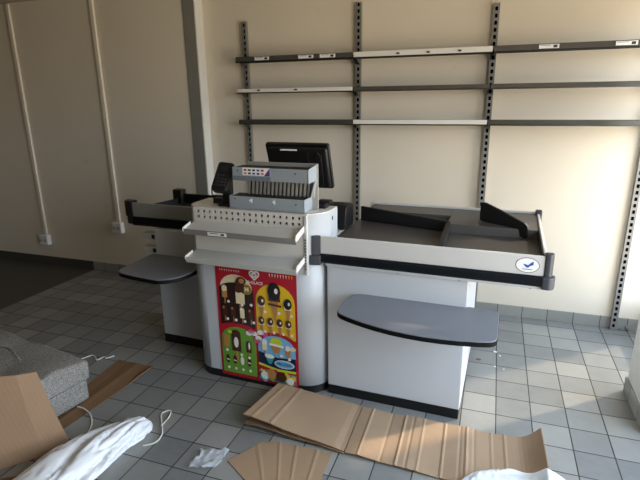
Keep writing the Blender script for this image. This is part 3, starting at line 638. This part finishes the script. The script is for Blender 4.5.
# ------------------------------------------------------------------ upholstered seat
so = thing('upholstered_seat', (-14.8, -12.4, .08), 'grey speckled fabric seat block lying on the tiles at the dark side', 'sofa')
def SO(x, y, z): 
    a = -.16; dx, dy = x+12.35, y+11.4
    return (-12.35+dx*math.cos(a)-dy*math.sin(a), -11.4+dx*math.sin(a)+dy*math.cos(a), z)
def soft(x0, x1, y0, y1, z0, z1, amp, nx=26, ny=14, nz=5, sag=0.):
    m = MB(SO); vv = {}
    def g(i, j, k):
        if (i, j, k) not in vv:
            x = x0+(x1-x0)*i/nx; y = y0+(y1-y0)*j/ny; z = z0+(z1-z0)*k/nz
            p = Vector((x, y, z)); n = noise.noise_vector(p*.9)*amp
            ez = max(0, 1-min(j, ny-j)*2.2/ny)*sag*(k/nz)
            vv[(i, j, k)] = m.v((x+n.x*.5, y+n.y*.5, max(z0, z+n.z*.7*(k/nz)-ez)))
        return vv[(i, j, k)]
    for i in range(nx):
        for j in range(ny):
            m.face([g(i, j, 0), g(i, j+1, 0), g(i+1, j+1, 0), g(i+1, j, 0)], None, True); m.face([g(i, j, nz), g(i+1, j, nz), g(i+1, j+1, nz), g(i, j+1, nz)], None, True)
    for i in range(nx):
        for k in range(nz):
            m.face([g(i, 0, k), g(i+1, 0, k), g(i+1, 0, k+1), g(i, 0, k+1)], None, True); m.face([g(i, ny, k), g(i, ny, k+1), g(i+1, ny, k+1), g(i+1, ny, k)], None, True)
    for j in range(ny):
        for k in range(nz):
            m.face([g(0, j, k), g(0, j, k+1), g(0, j+1, k+1), g(0, j+1, k)], None, True); m.face([g(nx, j, k), g(nx, j+1, k), g(nx, j+1, k+1), g(nx, j, k+1)], None, True)
    return m
soft(-18.6, -12.33, -13.25, -11.28, .07, .80, .06).build('base', 'fabric', so, bevel=.1, seg=3)
soft(-18.6, -12.22, -13.3, -11.20, .80, 1.55, .12, sag=.10).build('cushion', 'fabric', so, bevel=.14, seg=4)
m = MB(SO); m.tube([(-18.4, -12.5, 1.52), (-16.6, -12.2, 1.53), (-15., -12.0, 1.52), (-14., -12.3, 1.52)], .02, 6); m.build('piping', 'fabric', so)

# ------------------------------------------------------------------ cardboard
def lerp(a, b, t): return tuple(x+(y-x)*t for x, y in zip(a, b))
def panel_grid(tl, tr, bl, br, us, nv, zf=lambda u, v: 0.):
    rows = []
    for j in range(nv+1):
        v = j/nv; rows.append([])
        for u in us:
            p = lerp(lerp(bl, br, u), lerp(tl, tr, u), v); rows[-1].append((p[0], p[1], p[2]+zf(u, v)))
    return rows
def card(name, grid, mt, label, cat='cardboard', group=None, th=.03):
    g0 = grid[0][0]; m = MB(); m.sheet(grid[::-1], th, 0, False, 1)
    o = m.build(name, [mt, 'flute'], org=(g0[0], g0[1], 0)); tag(o, label, cat, group); return o
# long folded sheet in front of the checkout: a lower leaf on the floor, an upper leaf folded back over it, and a creased right half
CR = [.07, .19, .27, .32, .38, .50, .585, .62, .66, .75, .82]
us = sorted([0]+[q for c_ in CR for q in (c_-.012, c_, c_+.012)]+[.86, .89, .91, .93, .95, .97, .985, 1.0])
def zr(u, v):
    z = 0.
    for i, c_ in enumerate(CR): z += (.02, -.012, .026, -.014, .014)[i % 5]*max(0, 1-abs(u-c_)/.012)
    z += .02*math.sin(u*23)+.015*math.sin(v*3+u*11)
    if u > .89: z += .46*((u-.89)/.11)**1.7
    return z
fs = thing('folded_cardboard_sheet', (-3.85, -10., 0), 'long creased kraft cardboard sheet on the floor before the checkout, one end doubled over', 'cardboard')
g = panel_grid((-3.88, -8.98, .07), (1.12, -9.02, .07), (-3.84, -11.12, .07), (1.22, -11.35, .07), us, 6, zr)
m = MB(); m.sheet(g[::-1], .03, 0, False, 1); m.build('creased_half', ['cardl', 'flute'], fs)
us2 = [0, .06, .09, .12, .22, .25, .28, .31, .34, .45, .6, .75, .9, .96, 1.0]
g = panel_grid((-6.72, -8.98, .36), (-3.90, -8.98, .10), (-6.93, -11.0, .50), (-3.86, -11.12, .10), us2, 4, lambda u, v: .03*math.sin(u*9)*(1-v)*.6+.016*(max(0, 1-abs(u-.09)/.025)+max(0, 1-abs(u-.28)/.025)-max(0, 1-abs(u-.96)/.03)))
m = MB(); m.sheet(g[::-1], .03, 0, False, 1); m.build('upper_leaf', ['cardl', 'flute'], fs)
g = panel_grid((-6.7, -8.97, .03), (-3.9, -8.98, .03), (-6.95, -10.95, .16), (-3.86, -11.14, .04), us2, 4, lambda u, v: .05*(1-v)*abs(math.sin(u*6)))
m = MB(); m.sheet(g[::-1], .03, 0, False, 1); m.build('lower_leaf', ['cardl2', 'flute'], fs)
us4 = [0, .2, .23, .26, .42, .45, .48, .60, .63, .66, .82, .85, .88, 1]
g = panel_grid((-6.72, -12.35, .02), (-6.08, -11.25, .02), (-5.7, -13.3, .02), (-3.95, -13.0, .02), [0, .5, 1], 2)
g = [[(*(Vector((-6.72, -12.35)).lerp(Vector((-6.1, -11.25)), min(1, u/.3)) if u < .3 else Vector((-6.1, -11.25)).lerp(Vector((-4.17, -11.18)), (u-.3)/.7)).lerp(Vector((-5.75, -12.95)).lerp(Vector((-4.12, -12.9)), u), v), .02+.011*sum(max(0, 1-abs(u-c_)/.03) for c_ in (.23, .45, .63, .85))) for u in us4] for v in (1., .66, .33, 0.)]
card('cardboard_piece', g, 'cardl2', 'small creased kraft cardboard piece peeking from under the doubled sheet', group=None, th=.03)
us3 = [0, .3, .45, .55, .7, .85, 1]
g = panel_grid((-13.25, -8.9, .012), (-11.66, -8.95, .012), (-12.9, -12.7, .012), (-11.98, -12.75, .012), us3, 6, lambda u, v: .03*max(0, 1-abs(u-.55)/.2)+(.06*(u-.85)/.15 if u > .85 and v > .8 else 0))
card('cardboard_strip', g, 'cardd', 'dark brown cardboard strip flat on the tiles beside the grey seat', th=.03)
# leaning panel, folded once
Br, Bm, Bl = Vector((-11.20, -13.18, .02)), Vector((-11.55, -13.75, .02)), Vector((-13.2, -15.75, .02))
Tr, Tm, Tl = Vector((-12.12, -13.10, 2.10)), Vector((-12.33, -13.52, 2.20)), Vector((-13.5, -14.6, 2.45))
def leanrow(v):
    c_ = lambda a, b: tuple(a.lerp(b, v)+Vector((-.10, .0, .10))*math.sin(math.pi*v)*.8)
    return [c_(Br, Tr), c_(Br.lerp(Bm, .5), Tr.lerp(Tm, .5)), c_(Bm, Tm), c_(Bm.lerp(Bl, .3), Tm.lerp(Tl, .3)), c_(Bm.lerp(Bl, .6), Tm.lerp(Tl, .6)), c_(Bl, Tl)]
g = [leanrow(k/8) for k in range(9)]
card('leaning_cardboard', g, 'cardu', 'tan cardboard panel leaning upright against the near end of the grey seat', th=.03)
g = panel_grid((-12.5, -15.2, .012), (-11.25, -14.3, .012), (-12.3, -16.3, .012), (-11.4, -15.6, .012), [0, .3, .6, 1], 4, lambda u, v: .02*math.sin(u*5))
card('cardboard_flap', g, 'cardd', 'brown cardboard flap on the floor under the leaning panel', th=.03)

# ------------------------------------------------------------------ plastic film, string, crumbs
def lump(name, path, mt, label, cat, wob=.16, seed=0., nu=64, nv=34, fold=1.0, base=None):
    """crumpled film: a closed skin along a floor path of (x, y, half-width, height)"""
    m = MB(); rings = []
    P_ = [Vector(p) for p in path]
    def at(t):
        f = t*(len(P_)-1); i = min(int(f), len(P_)-2); a = f-i; a = a*a*(3-2*a) if False else a
        return P_[i].lerp(P_[i+1], a)
    for i in range(nu+1):
        t = i/nu; p = at(t); q = at(min(1, t+.02)); q0 = at(max(0, t-.02)); d = Vector((q.x-q0.x, q.y-q0.y)).normalized(); nx_, ny_ = d.y, -d.x
        r = []
        for k in range(nv):
            a = 2*math.pi*k/nv; c_, s_ = math.cos(a), math.sin(a)
            q3 = Vector((t*2.6+c_*.8+seed, c_*1.1+t*.9, s_*1.2+t*.5))
            q3 += noise.noise_vector(q3*.9)*.5
            n0 = noise.noise(q3*.8); n1 = noise.noise(q3*1.5+Vector((9, 2, 4))); n2 = noise.noise(q3*2.9+Vector((5, 1, 2))); n3 = noise.noise(q3*6.)
            cz_ = max(0, 1-abs(n1)/.16); c2_ = max(0, 1-abs(n2)/.14)
            w = 1+wob*(.9*n0-.42*cz_-.22*c2_+.3*abs(n1)+.08*n3)
            x = p.x+nx_*c_*p.z*w; y = p.y+ny_*c_*p.z*w
            z = max(.012, p.w*(.40+.60*s_)*w) if s_ > -.6 else .012
            r.append(m.v((x, y, z+(base(x) if base else 0))))
        rings.append(r)
    for a, b in zip(rings, rings[1:]):
        for k in range(nv): m.face([a[k], a[(k+1) % nv], b[(k+1) % nv], b[k]], None, True)
    m.face(rings[0][::-1]); m.face(rings[-1])
    o = m.build(name, mt, org=(P_[0].x, P_[0].y, 0)); return tag(o, label, cat)
def V4(*a): return Vector(a)
lump('plastic_bag', [(-11.0, -16.4, .6, .4), (-10.5, -15.3, .95, .50), (-10.35, -14.3, .92, .58), (-10.2, -13.4, .76, .58), (-10.0, -12.7, .56, .50), (-9.82, -12.2, .48, .44), (-9.74, -11.9, .36, .34), (-9.70, -11.72, .14, .14)], 'bag',
     'crumpled white plastic bag lying in front of the leaning cardboard', 'plastic bag', .36, 2.3, 150, 90)
def over_card(x): return .15+.44*max(0, min(1., (x-.40)/.72))**2
lump('plastic_sheet', [(-.75, -11.6, .2, .12), (-.25, -11.35, .5, .2), (.4, -11.25, .65, .24), (1.0, -11.3, .6, .18), (1.65, -11.5, .25, .08)], 'bag',
     'crumpled white plastic sheet over the curled end of the long cardboard', 'plastic sheet', .3, 7.1, 90, 60, base=over_card)
# clear scrap
m = MB(); G = []
for i in range(13):
    row = []
    for j in range(13):
        u, v = i/12-.5, j/12-.5; q = noise.noise(Vector((u*4, v*4, 3.3))); q2 = abs(noise.noise(Vector((u*9, v*9, 8.))))
        row.append((-7.22+u*(.72+.25*q), -12.45+v*(.72-.2*q)+u*.2, .03+.12*q2+.05*abs(q)))
    G.append(row)
m.sheet(G, -.006, 0, True); tag(m.build('plastic_scrap', 'clear', org=(-7.2, -12.4, 0)), 'small clear crumpled plastic scrap on the bare tiles left of the cardboard', 'plastic scrap')
def string(path, label):
    pts = []
    P_ = [Vector(p) for p in path]
    for i in range(len(P_)-1):
        p0, p1, p2, p3 = P_[max(i-1, 0)], P_[i], P_[i+1], P_[min(i+2, len(P_)-1)]
        for k in range(6):
            t = k/6; pts.append(.5*((2*p1)+(-p0+p2)*t+(2*p0-5*p1+4*p2-p3)*t*t+(-p0+3*p1-3*p2+p3)*t**3))
    pts.append(P_[-1]); m = MB(); m.tube(pts, .021, 6); tag(m.build('string', 'string', org=tuple(P_[0])), label, 'string', 'loose white strings')
string([(-14.75, -9.8, .03), (-14.6, -9.3, .03), (-14.43, -8.98, .03), (-14.2, -9.05, .03), (-13.99, -9.2, .03), (-13.9, -8.9, .03), (-13.75, -9.0, .03), (-13.6, -8.75, .03)], 'white string trailing from the back of the grey seat onto the tiles')
string([(-12.3, -11.83, .13), (-12.0, -11.85, .12), (-11.66, -11.98, .09), (-11.4, -12.2, .03), (-11.2, -12.5, .03), (-11.1, -12.8, .03)], 'white string running from under the grey seat to the white bag')
string([(-9.25, -12.6, .03), (-9.0, -12.35, .03), (-9.05, -12.0, .03), (-9.35, -11.6, .03), (-9.66, -11.2, .03), (-9.5, -10.98, .03), (-9.35, -11.25, .03), (-9.3, -11.7, .03)], 'white string looping out of the tip of the white bag')
cr = [(-.05, -4.0, .06, 'debris', 'white plaster crumb by the folding table corner, the one nearest the wall'), (.12, -4.25, .04, 'debris', 'small white crumb on the tiles just in front of the largest one'),
      (-.05, -5.1, .05, 'debris', 'white crumb on the tiles nearer the camera, beside the bagging counter'), (.25, -5.2, .035, 'debris', 'tiny white crumb right of the counter, outermost of the loose bits'),
      (-.62, -4.75, .09, 'rust', 'rusty brown dirt flake beside the bagging counter side')]
for x, y, r_, mt, lab in cr:
    m = MB(); pts = [(x+r_*(.7+.5*rnd.random())*math.cos(k*math.pi/3.5), y+r_*(.7+.5*rnd.random())*math.sin(k*math.pi/3.5)) for k in range(7)]
    m.prism(pts, .002, .002+r_*(.15 if mt == 'rust' else .5)); tag(m.build('debris_crumb', mt, org=(x, y, 0), bevel=.008), lab, 'debris', 'bits of debris right of the counter')
m = MB(); m.tube([(4.98, WB-.12, .02), (4.98, WB-.12, .22)], .05, 8); m.tube([(4.70, WB-.14, .05), (4.98, WB-.14, .06)], .025, 6)
tag(m.build('pipe_stub', 'post', org=(4.98, WB-.12, 0)), 'short grey pipe stub at the foot of the skirting by the pier', 'pipe')

# ------------------------------------------------------------------ daylight
w = bpy.data.worlds.new('sky'); sc.world = w; w.use_nodes = True
nt = w.node_tree; bg = nt.nodes['Background']
tc = nt.nodes.new('ShaderNodeTexCoord'); sx = nt.nodes.new('ShaderNodeSeparateXYZ'); rp = nt.nodes.new('ShaderNodeValToRGB'); mr = nt.nodes.new('ShaderNodeMapRange')
nt.links.new(tc.outputs['Generated'], sx.inputs[0]); nt.links.new(sx.outputs[2], mr.inputs[0]); mr.inputs[1].default_value = -1; mr.inputs[2].default_value = 1
nt.links.new(mr.outputs[0], rp.inputs[0]); nt.links.new(rp.outputs[0], bg.inputs[0])
e = rp.color_ramp.elements; e[0].position = .46; e[0].color = (.68, .58, .44, 1); e[1].position = .56; e[1].color = (.86, .95, 1.05, 1)
n_e = e.new(1.0); n_e.color = (.55, .75, 1.0, 1)
ms = nt.nodes.new('ShaderNodeMapRange'); nt.links.new(sx.outputs[0], ms.inputs[0])   # sky brighter on the sunny side
ms.inputs[1].default_value = -.3; ms.inputs[2].default_value = 1.; ms.inputs[3].default_value = 2.2; ms.inputs[4].default_value = 6.5
nt.links.new(ms.outputs[0], bg.inputs[1])
def portal(name, loc, rot, sx_, sy_):
    l = bpy.data.lights.new(name, 'AREA'); l.shape = 'RECTANGLE'; l.size = sx_*S; l.size_y = sy_*S; l.cycles.is_portal = True
    o = bpy.data.objects.new(name, l); COL.objects.link(o); o.location = Vector(loc)*S; o.rotation_euler = rot
H = math.pi/2
portal('sky_portal', (XR+.3, (PY1+WB)/2, 6.9), (0, H, 0), 11.4, WB-PY1)
portal('sky_portal', (XR+.3, (-21.+PY0)/2, 7.1), (0, H, 0), 11.8, PY0+21.)
sl = bpy.data.lights.new('sun', 'SUN'); sl.energy = 2.6; sl.color = (1., .80, .55); sl.angle = math.radians(3)
so_ = bpy.data.objects.new('sun', sl); COL.objects.link(so_)
so_.rotation_euler = Vector((-5.2, -4.2, -5.2)).to_track_quat('-Z', 'Y').to_euler()

# ------------------------------------------------------------------ camera
f_, yaw, pitch, roll = 492.53, -.34027, .27810, -.01264
fw = Vector((math.sin(yaw)*math.cos(pitch), math.cos(yaw)*math.cos(pitch), -math.sin(pitch)))
r0 = Vector((math.cos(yaw), -math.sin(yaw), 0)); u0 = r0.cross(fw)
rt = r0*math.cos(roll)+u0*math.sin(roll); upv = -r0*math.sin(roll)+u0*math.cos(roll)
cam = bpy.data.cameras.new('camera'); cam.sensor_width = 36; cam.lens = f_/640*36; cam.clip_start = .02
co = bpy.data.objects.new('camera', cam); COL.objects.link(co)
R = Matrix((rt, upv, -fw)).transposed().to_4x4(); R.translation = Vector((-.656, -21.877, 9.235))*S
co.matrix_world = R; sc.camera = co
vs = sc.view_settings; vs.view_transform = 'Standard'; vs.look = 'None'; vs.gamma = 1.; vs.use_curve_mapping = False; vs.exposure = .53
sc.cycles.max_bounces = 10; sc.cycles.diffuse_bounces = 6
